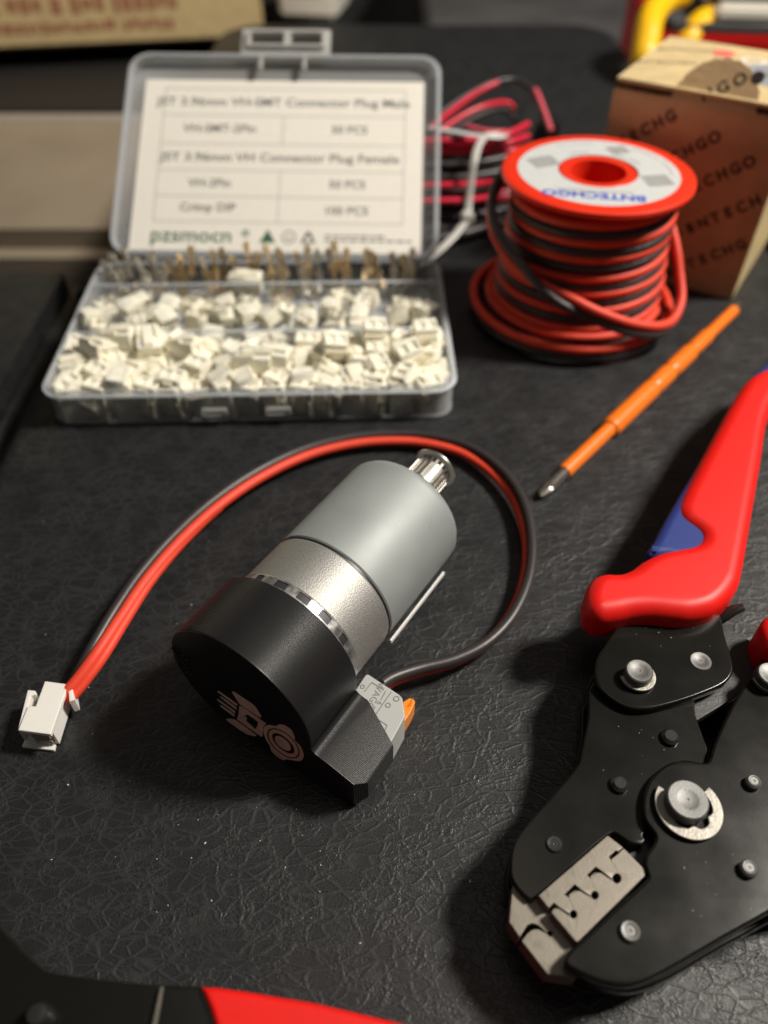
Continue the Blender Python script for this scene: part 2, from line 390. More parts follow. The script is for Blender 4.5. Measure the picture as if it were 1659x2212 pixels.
# cut the wing: plan chamfer at the front corner and the slanted rear edge
bm = bmesh.new(); bm.from_mesh(cap_me)
def cut(p, nrm):
    bmesh.ops.bisect_plane(bm, geom=bm.verts[:] + bm.edges[:] + bm.faces[:], plane_co=p, plane_no=nrm, clear_outer=True)
    e = [x for x in bm.edges if x.is_boundary]
    if e: bmesh.ops.holes_fill(bm, edges=e)
p1 = O_ + u_ * -2.27 + w_ * 3.30; cut(p1, (w_ * .75 - u_ * .66))
me2 = bmesh_to(bm)
bm = bmesh.new(); bm.from_mesh(me2)
# slanted rear cut only affects x > 1.95 (the round body stays whole)
cut(O_ + u_ * -.14 + w_ * 1.95, (u_ * .9 + w_ * .43))
me2 = bmesh_to(bm)
m_cap = layered_mat('printed_black', (.011, .011, .0115), .36, tuple(u_), .042, .35)
body = lathe([(0, -2.2), (RC - .02, -2.2), (RC, -2.18), (RC, -.41), (RC - .03, -.37), (0, -.37)], axu(0), 128)
cap = link('end_cap', join(me2, body), m_cap, mot, 30)
# rough support scar at the left foot of the cap face
bm = bmesh.new(); random.seed(3)
for k in range(70):
    a = math.radians(random.uniform(163, 196)); r = random.uniform(1.55, 2.13)
    c = axu(-2.275) @ Vector((r * math.cos(a), r * math.sin(a), 0))
    bmesh.ops.create_icosphere(bm, subdivisions=1, radius=random.uniform(.025, .05), matrix=Matrix.Translation(c))
link('support_scar', bmesh_to(bm), m_blk, cap, 60)
# emblem inlaid in the cap face (measured on the face plane)
SF = -2.27
def inface(zx, zy):
    X = (800 + zx * .27125) / 1.823; Y = (2650 + zy * .27125) / 1.823
    v = (Y - 1106) / FPX; x = (X - 829.5) / FPX; s, c = math.sin(TH), math.cos(TH)
    D = Vector((x, c - v * s, -(s + v * c))); C0 = Vector((0, 0, HC))
    t_ = (SF - (C0 - O_).dot(u_)) / D.dot(u_); p = C0 + D * t_ - O_
    return (p.dot(w_), p.z - ZC)
def emb(*outs):
    return plate([[inface(*q) for q in o] for o in outs], SF - .012, SF + .01, 0, axu(0))
def ell(cx, cy_, a, b, rot, n=36):
    rot = math.radians(rot); return [(cx + a * math.cos(t) * math.cos(rot) - b * math.sin(t) * math.sin(rot), cy_ + a * math.cos(t) * math.sin(rot) + b * math.sin(t) * math.cos(rot)) for t in [2 * PI * k / n for k in range(n)]]
logo = [emb([(205, 265), (225, 262), (500, 455), (495, 475), (480, 470)]),
        emb([(245, 345), (262, 342), (490, 505), (485, 525), (470, 520)]),
        emb([(200, 385), (212, 378), (470, 560), (468, 580), (450, 572)]),
        emb([(245, 475), (255, 465), (462, 605), (455, 628), (440, 622)]),
        emb([(418, 272), (440, 268), (720, 455), (765, 500), (848, 635), (820, 638), (530, 445), (495, 390)]),
        emb([(340, 662), (450, 672), (480, 690), (778, 905), (745, 915), (640, 888), (560, 840), (350, 690)]),
        emb([(530, 478), (560, 482), (915, 735), (870, 790), (865, 920), (840, 915), (495, 670), (515, 600)],
            [(575, 610), (600, 622), (640, 600), (670, 610), (800, 705), (800, 735), (770, 815), (745, 805), (628, 700), (635, 645), (600, 630)]),
        emb(smooth_poly([(885, 790), (945, 755), (1060, 770), (1100, 748), (1180, 760), (1280, 830), (1330, 930), (1330, 985), (1400, 1050), (1455, 1160), (1450, 1240), (1400, 1275), (1300, 1262), (1210, 1250), (1170, 1262), (1080, 1215), (990, 1120), (975, 1055), (920, 970), (880, 860)], 4),
            ell(1168, 1020, 292, 148, 42)),
        emb(ell(1168, 1020, 266, 126, 42), ell(1165, 1020, 205, 90, 42)),
        emb(ell(1160, 1020, 145, 60, 42))]
link('emblem', join(*logo), m_logo, cap)

# ------------------------------------------------------------------ lever connector held under the wing
ZW = 1.22
wg = thing('lever_connector', un(830, 1540, 0), 'small grey lever connector with orange lever, tucked under the black cap wing', 'connector')
wout = px([(789, 1458), (795, 1456), (862, 1500), (869, 1508), (875, 1547), (842, 1608), (800, 1640), (738, 1540), (756, 1508)], ZW)
link('housing', plate([wout], .04, ZW, .03), m_wago, wg, 30)
def wln(a, b, wd=.022): 
    a = un(*a, ZW + .004); b = un(*b, ZW + .004); return box(0, 0, 0, (b - a).length, wd, .008, 0, mat4=frame((a + b) / 2, b - a, Z_.cross(b - a)))
def wz(x, y): return ((1300 + x * .2411) / 1.823, (2550 + y * .2411) / 1.823)
wl_ = [wln(wz(1000, 720), wz(735, 1110)), wln(wz(680, 570), wz(880, 690), .03), wln(wz(680, 570), wz(560, 720)), wln(wz(780, 1170), wz(930, 1270)), wln(wz(930, 1270), wz(880, 1390)), wln(wz(740, 960), wz(700, 1030)), wln(wz(910, 710), wz(825, 860))]
def ring(cx, cy_, r, z): c = un(cx, cy_, z); return plate([circ(c.x, c.y, r + .012), circ(c.x, c.y, r - .012)][0:2], z, z + .008, 0)
wl_ += [ring(*wz(1082, 838), .068, ZW), ring(*wz(945, 942), .06, ZW), ring(*wz(528, 640), .05, ZW)]
ta = un(*wz(650, 780), ZW); tb = un(*wz(830, 560), ZW)
c0 = un(*wz(735, 790), ZW + .002); d0 = un(*wz(640, 960), ZW) - un(*wz(800, 650), ZW)
wl_.append(text('WAGO', .26, frame(c0, d0, Z_.cross(d0)), .004))
c1 = un(*wz(800, 905), ZW + .002); wl_.append(text('6', .2, frame(c1, d0, Z_.cross(d0)), .004))
link('embossing', join(*wl_), m_wline, wg)
lev = [wz(1185, 890), wz(1300, 820), wz(1380, 860), wz(1385, 895), wz(1320, 1040), wz(980, 1590), wz(955, 1585), wz(1215, 1130)]
hole = [wz(1265, 965), wz(1325, 880), wz(1300, 960)]
link('lever', plate([px(lev, .95), px(hole, .95)], .35, .95, .02), m_orange2, wg, 30)

# ------------------------------------------------------------------ motor lead
cab = thing('motor_lead', un(1000, 965, 0), 'looping red and black motor cable ending in a white plug', 'cable')
cp = [(822, 1484, .80, 80), (850, 1466, .72, 74), (905, 1447, .6, 70), (980, 1427, .52, 68), (1050, 1390, .5, 68), (1105, 1330, .5, 70), (1138, 1250, .5, 70), (1143, 1165, .5, 68),
      (1122, 1085, .5, 60), (1075, 1020, .48, 48), (1005, 972, .45, 34), (925, 950, .42, 22), (850, 945, .42, 12), (760, 952, .45, 10), (660, 977, .5, 8), (560, 1024, .58, 5),
      (465, 1088, .72, 2), (380, 1165, .88, 0), (310, 1245, .97, -3), (255, 1325, 1.0, -8), (205, 1405, .95, -24), (160, 1475, .66, -50), (140, 1500, .52, -62)]
ctr = spline([un(a, b, c) for a, b, c, d in cp], 8); tw = []
for i in range(len(cp) - 1):
    for k in range(8): tw.append(cp[i][3] + (cp[i + 1][3] - cp[i][3]) * k / 8)
tw.append(cp[-1][3])
cen = Vector((-1.5, 15.5, 0)); Bp, Rp, R2 = [], [], []
for i, p in enumerate(ctr):
    tg = (ctr[min(i + 1, len(ctr) - 1)] - ctr[max(i - 1, 0)]).normalized(); out = tg.cross(Z_).normalized()
    if out.dot(p - cen) < 0: out = -out
    a = math.radians(tw[i]); upv = out.cross(tg).normalized()
    if upv.z < 0: upv = -upv
    d = out * math.cos(a) + upv * math.sin(a)
    Bp.append(p + d * .160); Rp.append(p - d * .160)
    if i > len(ctr) - 50: f_ = min(1, (i - len(ctr) + 50) / 34); R2.append(p - d * .172 - out * (.15 * f_) - Z_ * (.06 + .05 * f_))
link('black_wire', tube(Bp, .163, 20), m_blkwire, cab, 60)
link('red_wire', tube(Rp, .163, 20), m_redwire, cab, 60)
link('red_wire', tube(R2, .14, 16), m_redwire, cab, 60)
plug = link('plug_housing', join(
    plate([px([(97, 1471), (147, 1478), (109, 1586), (39, 1577), (60, 1525), (77, 1525)], .86)], .72, .86, .02),
    plate([px([(106, 1488), (150, 1496), (120, 1592), (66, 1588)], .45)], .08, .74, .02),
    plate([px([(98, 1495), (146, 1500), (118, 1622), (48, 1614)], .06)], 0, .10, .015),
    plate([px([(60, 1490), (76, 1492), (77, 1500), (67, 1503), (45, 1580), (38, 1577)], .80)], .30, .80, .015),
    plate([px([(147, 1478), (156, 1482), (161, 1512), (150, 1516)], .80)], .28, .82, .02)), m_white, cab, 30)
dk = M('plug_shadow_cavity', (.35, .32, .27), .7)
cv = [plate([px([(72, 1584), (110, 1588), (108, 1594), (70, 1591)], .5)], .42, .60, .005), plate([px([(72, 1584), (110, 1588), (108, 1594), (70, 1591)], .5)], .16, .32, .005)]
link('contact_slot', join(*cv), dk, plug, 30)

# ================================================================== CRIMPING TOOL (right foreground)
def Z5(pts): return [(1042.2 + .3716 * a, 768 + .3716 * b) for a, b in pts]
def Z6(pts): return [(960 + .4212 * a, 1426.2 + .4212 * b) for a, b in pts]
def Z9(pts): return [(1069.7 + .23145 * a, 1782.8 + .23145 * b) for a, b in pts]
ct = thing('crimping_tool', un(1500, 1735, 0), 'black crimping tool with red and blue grips and silver die jaws', 'crimping tool')
zA, zB, zC = 2.02, 1.78, 2.0
Aout = smooth_poly([(1358, 1290), (1342, 1335), (1310, 1386), (1291, 1420), (1285, 1452), (1293, 1482), (1322, 1510), (1360, 1529), (1402, 1531), (1455, 1519), (1515, 1499), (1565, 1476), (1584, 1450), (1581, 1420), (1566, 1370), (1556, 1310), (1556, 1285), (1458, 1270)], 4)
link('handle_plate', plate([px(Aout, zA)], zA - .26, zA, .06), m_plate, ct, 40)
link('handle_plate', plate([px(Aout, zA)], .45, .75, .06), m_plate, ct, 40)
Bout = smooth_poly([(1284, 1470), (1272, 1548), (1256, 1625), (1246, 1656), (1190, 1722), (1130, 1790), (1108, 1830), (1103, 1872), (1109, 1904), (1140, 1940), (1156, 1938), (1220, 1884), (1314, 1804), (1338, 1804), (1362, 1820), (1385, 1825), (1394, 1814), (1392, 1798), (1440, 1760), (1500, 1700), (1529, 1630), (1522, 1598), (1503, 1544), (1492, 1500), (1400, 1470)], 3)
link('jaw_plate', plate([px(Bout, zB)], zB - .32, zB, .045), m_plate, ct, 40)
Cout = [(1659, 1395), (1642, 1426), (1583, 1520), (1545, 1600), (1532, 1640), (1516, 1646), (1480, 1640), (1440, 1650), (1405, 1682), (1390, 1722), (1392, 1765), (1408, 1790), (1417, 1806), (1410, 1825), (1396, 1845), (1393, 1866), (1400, 1888), (1394, 1902), (1330, 1962), (1262, 2026), (1232, 2054), (1221, 2074), (1235, 2092), (1297, 2121), (1364, 2130), (1436, 2100), (1560, 2028), (1680, 1960), (1790, 1890), (1800, 1500), (1760, 1380)]
link('jaw_plate', plate([smooth_poly(px(Cout, zC), 3)], zC - .30, zC, .07), m_plate, ct, 40)
Clow = [(1300, 1990), (1240, 2060), (1228, 2092), (1290, 2128), (1364, 2142), (1440, 2116), (1560, 2046), (1690, 1974), (1800, 1900), (1800, 1500), (1600, 1600), (1420, 1800)]
link('jaw_plate', plate([smooth_poly(px(Clow, 1.1), 3)], .72, 1.1, .06), m_plate, ct, 40)
Blow = [(x - 2, y + 2) for x, y in Bout]
link('jaw_plate', plate([px(Bout, zB)], .45, .85, .045), m_plate, ct, 40)
Core = px([(1260, 1660), (1135, 1800), (1125, 1890), (1200, 1950), (1250, 2060), (1440, 2085), (1640, 1965), (1640, 1560), (1500, 1640), (1400, 1560), (1300, 1500)], 1.5)
link('core_plate', plate([Core], .80, 1.46, .02), m_blk, ct, 40)
# dies
d1 = [(1050, 95), (1185, 200)] + [(1190, 207), (1150, 243), (1125, 235), (1060, 290), (1080, 325), (1092, 308), (1152, 262), (1199, 214)] + [(1400, 420), (1395, 470), (770, 1085), (755, 1082), (527, 815), (545, 778), (590, 775), (686, 840), (692, 830), (600, 765), (548, 722), (500, 770), (405, 655)]
S2 = [(856, 462), (940, 385), (1002, 430), (1090, 504), (1087, 509), (985, 444), (930, 438), (895, 465), (885, 492)]
S3 = [(646, 643), (745, 550), (802, 600), (890, 663), (887, 668), (790, 612), (740, 605), (695, 640), (682, 672)]
def cz(cx, cy_, r): return [(cx + r * math.cos(t) * .95, cy_ + r * math.sin(t) * 1.05) for t in [2 * PI * k / 16 for k in range(16)]]
zD = 1.90
dholes = [S2, S3, cz(1135, 495, 44), cz(930, 652, 38), cz(730, 830, 37)]
link('crimp_die', plate([px(Z9(d1), zD)] + [px(Z9(h), zD) for h in dholes], 1.55, zD, .012, res=1), m_steel, ct, 30)
lines = []
def dln(a, b, z, wd=.006):
    a, b = Z9([a, b]); a = un(*a, z + .001); b = un(*b, z + .001); return box(0, 0, 0, (b - a).length, wd, .004, 0, mat4=frame((a + b) / 2, b - a, Z_.cross(b - a)))
for a, b in (((1082, 322), (1150, 440)), ((885, 490), (945, 602)), ((682, 670), (740, 785))): lines.append(dln(a, b, zD))
link('die_seam', join(*lines), M('seam_steel', (.12, .11, .095), .6, .5), ct)
zE = 1.60
d2 = [(165, 540), (300, 700), (420, 640), (700, 900), (800, 1200), (760, 1420), (490, 1388), (248, 1078), (300, 1010), (345, 975), (400, 968), (483, 1012), (510, 1042), (542, 1012), (525, 983), (475, 1000), (405, 932), (345, 912), (300, 930), (228, 1040), (132, 902)]
link('crimp_die', plate([px(Z9(d2), zE)], 1.0, zE, .012, res=1), m_steel, ct, 30)
def stud(name, x, y, r, z0, z1, mt, dome=.02, dimple=False):
    c = un(x, y, z1); p = [(0, z0), (r, z0), (r, z1 - dome), (r - dome, z1)]
    if dimple: p += [(r * .55, z1 - .004), (r * .5, z1 - .012), (.03, z1 - .012), (0, z1 - .035)]
    else: p += [(0, z1)]
    return link(name, lathe(p, Matrix.Translation((c.x, c.y, 0)), 40), mt, ct, 35)
stud('rivet', 1382, 1448, .33, 1.5, zA + .36, m_pin, .03, True)
stud('rivet', 1514, 1427, .27, 1.5, zA + .03, m_pin, .02, True)
stud('rivet', 1450, 1588, .21, 1.2, zB + .16, m_pinblk, .07)
stud('rivet', 1340, 1690, .20, 1.2, zB + .16, m_pinblk, .07)
stud('rivet', 1198, 1822, .18, 1.2, zB + .06, m_pinblk, .03, True)
stud('rivet', 1630, 1686, .17, 1.2, zC + .18, m_pin, .05, True)
stud('rivet', 1620, 1873, .18, 1.2, zC + .18, m_pin, .05, True)
stud('rivet', 1362, 2010, .20, 1.2, zC + .10, m_pin, .03, True)
stud('pivot_pin', 1487, 1726, .44, .4, zC + .42, m_pin, .03, True)
stud('rivet', 1668, 1455, .33, 1.5, zA + .36, m_pin, .03, True)
def eclip(x, y, z, ro, ri, open_deg, half):
    c = un(x, y, z); o = []
    N_ = 40
    for k in range(N_ + 1):
        a = math.radians(open_deg + half + (360 - 2 * half) * k / N_); o.append((c.x + ro * math.cos(a), c.y + ro * math.sin(a)))
    for k in range(N_, -1, -1):
        a = math.radians(open_deg + half + (360 - 2 * half) * k / N_); d = math.degrees(a) - open_deg
        r = ri - .09 * max(0, math.cos(math.radians((d - 180) * 3)) ** 6 if abs(d - 180) < 80 else 0)
        o.append((c.x + r * math.cos(a), c.y + r * math.sin(a)))
    return link('retaining_clip', plate([o], z - .09, z, .02), m_clip, ct, 35)
eclip(1488, 1742, zC + .13, .72, .50, 88, 50)
eclip(1378, 1458, zA + .13, .44, .30, 120, 62)
eclip(1664, 1462, zA + .13, .44, .30, 120, 62)
# ratchet parts between the arms
link('ratchet_link', plate([px([(1560, 1362), (1575, 1356), (1648, 1400), (1640, 1450), (1590, 1505), (1500, 1560), (1480, 1480)], 1.5)], 1.25, 1.5, .03), M('dark_link', (.05, .05, .05), .4, .5, bump=(12, .2)), ct, 40)
link('release_lever', tube([un(1540, 1340, 1.7), un(1562, 1330, 1.9), un(1585, 1318, 2.1), un(1606, 1311, 2.2)], [.24, .2, .16, .12], 14, sq=(1, .6)), m_pinblk, ct, 60)
# grips
zH = 2.35
grip = [(1700, 770), (1659, 803), (1637, 812), (1608, 832), (1581, 872), (1540, 946), (1488, 1043), (1464, 1092), (1460, 1113), (1470, 1132), (1501, 1156), (1508, 1171), (1497, 1186), (1458, 1195), (1421, 1203), (1385, 1220), (1362, 1237), (1336, 1247), (1303, 1247), (1277, 1258), (1263, 1284), (1262, 1314), (1272, 1334), (1297, 1345), (1334, 1341), (1366, 1335), (1402, 1334), (1443, 1338), (1488, 1340), (1536, 1329), (1566, 1309), (1588, 1281), (1600, 1247), (1622, 1121), (1640, 1015), (1662, 895), (1720, 800)]
gp = smooth_poly(px(grip, zH), 4)
g = link('grip', plate([gp], 1.45, 2.72, .42, res=10), m_red, ct, 60)
blue = [(1690, 770), (1634, 812), (1604, 842), (1577, 886), (1534, 962), (1483, 1048), (1440, 1120), (1408, 1181), (1392, 1212), (1440, 1218), (1520, 1220), (1560, 1100), (1620, 940), (1690, 830)]
link('grip_inset', plate([smooth_poly(px(blue, zH - .2), 4)], 1.3, 2.55, .28, res=8), m_blue, g, 60)
# second handle, mostly outside the picture
g2 = [(1643, 1378), (1640, 1355), (1655, 1335), (1700, 1330), (1790, 1280), (1830, 1300), (1830, 1400), (1700, 1425), (1660, 1410)]
link('grip', plate([smooth_poly(px(g2, zH), 4)], .4, 2.6, .3, res=6), m_red, ct, 60)

# ================================================================== SECOND TOOL (bottom left)
ct2 = thing('crimping_pliers', un(200, 2200, 0), 'black tool with a red grip, cut off by the bottom left edge', 'pliers')
T2 = [(-60, 1950), (0, 2004), (50, 2058), (95, 2097), (130, 2104), (274, 2122), (345, 2127), (434, 2131), (520, 2140), (520, 2400), (-200, 2400), (-200, 1900)]
link('jaw_plate', plate([px(T2, 2.2)], 1.7, 2.2, .04), m_plate, ct2, 40)
link('handle_plate', plate([px([(352, 2132), (480, 2137), (500, 2400), (280, 2400)], 2.35)], 2.2, 2.32, .02), m_plate, ct2, 40)
link('core_plate', plate([px(T2, 2.0)], .3, 1.6, .04), m_blk, ct2, 40)
link('edge_strip', plate([px([(347, 2132), (353, 2132), (329, 2260), (320, 2260)], 2.36)], 2.2, 2.36, .0), m_steel, ct2)
c = un(78, 2190, 2.6); link('rivet', lathe([(0, 2), (.22, 2), (.22, 2.5), (.16, 2.6), (0, 2.62)], Matrix.Translation((c.x, c.y, 0)), 32), m_pinblk, ct2, 40)
G3 = [(434, 2133), (470, 2134), (535, 2143), (684, 2168), (857, 2209), (1000, 2250), (1000, 2450), (520, 2450), (478, 2260), (455, 2185)]
link('grip', plate([px(G3, 2.4)], .5, 2.5, .12, res=4), m_red, ct2, 40)

# ================================================================== SCREWDRIVER BIT SHAFT
sd = thing('screwdriver', un(1380, 880, 0), 'slim orange insulated screwdriver blade with crosshead tip, lying by the spool', 'screwdriver')
P0 = un(1165, 1071, .22); P1 = un(1596, 660, .42); dv = (P1 - P0); L = dv.length; dv.normalize()
Fm = frame(P0, dv.cross(Z_), dv.cross(dv.cross(Z_)))
if Fm.to_3x3().col[2].dot(dv) < 0: Fm = Fm @ Matrix.Rotation(PI, 4, 'X')
def crossout(r, k, n=4):
    o = []
    for i in range(n):
        a = PI / 2 * i
        for da, rr in ((-.28, r), (.28, r), (PI / 4, r * k)): o.append((rr * math.cos(a + da), rr * math.sin(a + da)))
    return o
q0_ = (un(1222, 1019, .3) - P0).dot(dv)
bm = bmesh.new(); secs = [(0.02, .05, .7), (.12, .13, .5), (.45, .19, .5), (.62, .205, .9), (q0_ + .1, .21, 1)]
prev = None
for z, r, k in secs:
    vs = [bm.verts.new((x, y, z)) for x, y in crossout(r, k)]
    if prev:
        for i in range(12): bm.faces.new((prev[i], prev[(i + 1) % 12], vs[(i + 1) % 12], vs[i]))
    else: bm.faces.new(vs)
    prev = vs
bm.faces.new(prev); me = bmesh_to(bm); me.transform(Fm); link('crosshead_tip', me, m_screw, sd, 35)
def dd(x, y): return (un(x, y, .3) - P0).dot(dv)
q0, q1, q2, q3, q4, q5 = dd(1222, 1019), dd(1312, 925), dd(1405, 838), dd(1440, 803), dd(1482, 762), dd(1520, 728)
pr_ = [(0, q0), (.24, q0), (.265, q0 + .03), (.27, q1 - .06), (.275, q1), (.35, q1 + .06), (.38, q1 + .2), (.38, q2 - .05), (.32, q2), (.32, q2 + .12), (.37, q2 + .2), (.37, q3 - .1), (.29, q3), (.29, q3 + .12), (.36, q3 + .24), (.36, q4), (.27, q4 + .12), (.27, q4 + .3), (.31, q4 + .42), (.31, q5), (.25, q5 + .2), (.25, L - .55), (.22, L - .5), (0, L - .5)]
link('insulation', lathe(pr_, Fm, 32), m_orange, sd, 40)
link('shank_end', lathe([(0, L - .6), (.15, L - .6), (.15, L), (.12, L + .05), (0, L + .05)], Fm, 6), m_screw, sd, 30)

# ================================================================== WIRE SPOOL
SC = Vector((8.35, 30.4, 0))
spn = thing('wire_spool', SC, 'bright orange red spool wound with thick red and black twin wire', 'wire spool')
T0 = Matrix.Translation(SC)
zt = 6.15
link('top_flange', lathe([(1.10, zt), (1.45, zt + .02), (1.52, zt - .05), (2.9, zt - .05), (3.05, zt - .03), (3.1, zt + .03), (3.6, zt + .03), (3.72, zt - .03), (3.74, zt - .14), (3.66, zt - .26), (1.4, zt - .26)], T0, 96), m_spool, spn, 40)
link('hub', lathe([(1.10, .3), (1.10, zt), (1.10, zt)], T0, 64), m_spool, spn, 40)
link('core_tube', lathe([(2.3, .3), (2.3, zt - .2)], T0, 64), m_spool, spn, 40)
link('bottom_flange', lathe([(0, .02), (3.7, .02), (3.74, .12), (3.66, .26), (0, .28)], T0, 96), m_spool, spn, 40)
for a in (20, 140, 260):
    a = math.radians(a); link('hub_rib', box(.8 * math.cos(a), .8 * math.sin(a), 2.9, .65, .12, 5.2, .01, rz=a, mat4=T0), m_spool, spn)
zl = zt + .035
lab = link('spool_label', plate([circ(0, 0, 3.12, 72), circ(0, 0, 1.55, 48)], zl - .03, zl, 0, T0), m_silver, spn)
def up(a, r=0, z=zl): return SC + Vector((r * math.cos(math.radians(a)), r * math.sin(math.radians(a)), z))
# brand word reads upside down from the camera
fx = frame(SC + Vector((-.60, -2.22, zl + .003)), (-.985, .17, 0), (-.17, -.985, 0))
link('brand_word', text('BNTECHGO', .70, fx, .003, bold=.02, sx=1.0), m_blueink, lab)
pr = []
def micro(cx, cy_, rot, nx, ny, dx, dy, wd=.8):
    F_ = frame(SC + Vector((cx, cy_, zl + .003)), (math.cos(rot), math.sin(rot), 0), (-math.sin(rot), math.cos(rot), 0))
    for i in range(nx):
        for j in range(ny): pr.append(box((i - nx / 2) * dx, (j - ny / 2) * dy, 0, dx * wd, dy * .5, .006, 0, mat4=F_))
micro(2.15, -.85, .15, 7, 7, .15, .14); micro(-1.95, .95, .35, 7, 7, .16, .14); micro(1.25, 2.1, .3, 6, 7, .14, .11)
micro(-.45, -1.78, -.17, 24, 1, .12, .12, .75); micro(-1.1, -1.05 - .9, -.17, 8, 1, .12, .12)
for a0, a1, r in ((85, 118, 2.75), (-8, 52, 2.8), (20, 60, 1.85), (92, 118, 1.8)):
    for a in range(a0, a1, 3):
        if random.random() < .88: pr.append(box(0, 0, 0, .05, .08, .006, 0, mat4=frame(up(a, r, zl + .003), (math.cos(math.radians(a)), math.sin(math.radians(a)), 0), (-math.sin(math.radians(a)), math.cos(math.radians(a)), 0))))
link('small_print', join(*pr), m_ink, lab)
link('colour_mark', box(2.45, -1.0, zl + .004, .12, .08, .006, 0, mat4=T0), m_spool, lab)
# twin wire: polar path (deg, radius, height)
def polar(a, r, z): a = math.radians(a); return SC + Vector((r * math.cos(a), r * math.sin(a), z))
def radius_at(z): 
    return 3.13 if z > 4 else 3.13 + .38 * (1 - z / 4) ** .8
path = []
z = 5.62; a = 90
while z > .95:
    path.append((a, radius_at(z) + .03 * math.sin(a * .013), z + .05 * math.sin(math.radians(a * .37)))); a -= 15; z -= .69 * 15 / 360
z = .95; r0 = radius_at(z)
for k in range(1, 60):   # loose turns slump outwards at the foot
    f = k / 59; path.append((a, r0 + (4.42 - r0) * min(1, f * 1.2) ** 1.7, .95 - (.95 - .42) * f)); a -= 15
def twin(path, off, r=.185, rotz=0, centre=None, ell_=1.0):
    P = [polar(*q) for q in path]; B, R = [], []
    for i, p in enumerate(P):
        t_ = (P[min(i + 1, len(P) - 1)] - P[max(i - 1, 0)]).normalized()
        rad = Vector((p.x - SC.x, p.y - SC.y, 0)).normalized(); d = rad.cross(t_).normalized()
        if off < 0: d = -d
        B.append(p + d * r * .98); R.append(p - d * r * .98)
    return B, R
B, R = twin(path, 1)
lo = []
for arr in (B, R):
    for p in arr: p.z = max(p.z, .19)
diag = [(120, 3.5, 5.5), (150, 3.75, 5.35), (170, 3.95, 4.95), (188, 4.05, 4.4), (205, 3.95, 3.85), (222, 3.85, 3.4), (240, 3.83, 2.95), (258, 3.9, 2.5), (275, 4.05, 2.05), (292, 4.25, 1.6), (308, 4.45, 1.25), (322, 4.5, 1.15), (336, 4.4, 1.55), (347, 4.1, 2.2), (356, 3.85, 2.9), (368, 3.62, 3.6), (385, 3.5, 4.2), (410, 3.55, 4.5)]
dp = [tuple(v) for v in spline(diag, 6)]
B2, R2_ = twin(dp, 1)
for i in range(len(dp)):
    f_ = i / (len(dp) - 1); ph_ = PI * min(1, max(0, (f_ - .28) / .14)); m_ = (B2[i] + R2_[i]) / 2; d_ = (B2[i] - R2_[i]) / 2
    rad = Vector((m_.x - SC.x, m_.y - SC.y, 0)).normalized() * d_.length; q_ = d_ * math.cos(ph_) + rad * math.sin(ph_); m_ = m_ + rad * .5 * math.sin(ph_)
    B2[i] = m_ + q_; R2_[i] = m_ - q_
def merge_tubes(*ls): return join(*[tube(l_, .185, 14) for l_ in ls])
link('black_wire', merge_tubes(spline(B, 2), B2), m_blkwire, spn, 60)
link('red_wire', merge_tubes(spline(R, 2), R2_), m_redwire, spn, 60)

# ================================================================== SMALL KRAFT CARTON
FR = Vector((15.8, 31.25, 0)); fd = Vector((-.845, .535, 0)).normalized(); bd = Vector((.535, .845, 0)).normalized()
CW, CD, CH = 7.3, 7.0, 7.85
kc = thing('kraft_carton', FR + fd * CW / 2 + bd * CD / 2, 'small brown kraft carton with dark diagonal print and a torn thumb tab', 'carton')
FL_ = FR + fd * CW
Fk = frame(FL_, -fd, bd)     # x along the front, y back
wt = .12
link('wall', join(box(CW / 2, wt / 2, CH / 2 - .1, CW, wt, CH - .2, .03, mat4=Fk), box(wt / 2, CD / 2, CH / 2 - .1, wt, CD - 2 * wt - .02, CH - .2, .03, mat4=Fk),
                  box(CW - wt / 2, CD / 2, CH / 2 - .1, wt, CD - 2 * wt - .02, CH - .2, .03, mat4=Fk), box(CW / 2, CD - wt / 2, CH / 2 - .1, CW, wt, CH - .2, .03, mat4=Fk)), m_card, kc)
# frayed top edge strip, lid raised slightly above
rag = [(0, 0)] + [(x * .1, .04 * random.random() + .02) for x in range(0, 74)] + [(CW, 0)]
link('torn_edge', plate([[(a, b) for a, b in rag]], -.04, .04, 0, Fk @ Matrix.Translation((0, .05, CH - .2)) @ Matrix.Rotation(PI / 2, 4, 'X')), m_cardl, kc)
link('lid_flap', box(CW / 2, CD / 2 + .06, CH + .16, CW, CD, .14, .03, mat4=Fk @ Matrix.Rotation(math.radians(0), 4, 'X')), m_card, kc)
link('tuck_flap', box(CW / 2, .14 + wt, CH - .05, CW - .25, .10, .40, .02, mat4=Fk), m_cardedge, kc)
tabo = [(-1.75, -.02)] + [((1.68 + .035 * math.sin(k * 2.3)) * math.cos(math.radians(180 - k * 5)), (1.75 + .04 * math.sin(k * 1.9)) * math.sin(math.radians(180 - k * 5))) for k in range(37)] + [(1.75, -.02)]
Tb = Fk @ Matrix.Translation((4.1, .06, CH - .2)) @ Matrix.Rotation(math.radians(58), 4, 'X')
tab = link('thumb_tab', plate([tabo[::-1]], -.05, .06, .015, Tb), m_cardl, kc, 30)
ktxt = []
Ff = Fk @ Matrix.Rotation(PI / 2, 4, 'X')     # front plane: x right, y up, z outwards
for cx, cz_ in ((1.5, 6.15), (3.0, 5.34), (4.6, 4.7), (2.6, 1.1), (6.2, 3.95), (5.8, 1.7)):
    for i, ch in enumerate('BNTECHGO'):
        aa = math.radians(38); x = cx + (i - 3.5) * .56 * math.cos(aa); y = cz_ + (i - 3.5) * .56 * math.sin(aa)
        if .25 < x < CW - .25 and .3 < y < CH - .5: ktxt.append(text(ch, .62, Ff @ Matrix.Translation((x, y, .004)) @ Matrix.Rotation(aa, 4, 'Z'), .003, bold=.025))
link('front_print', join(*ktxt), m_cardi, kc)
tt_ = []
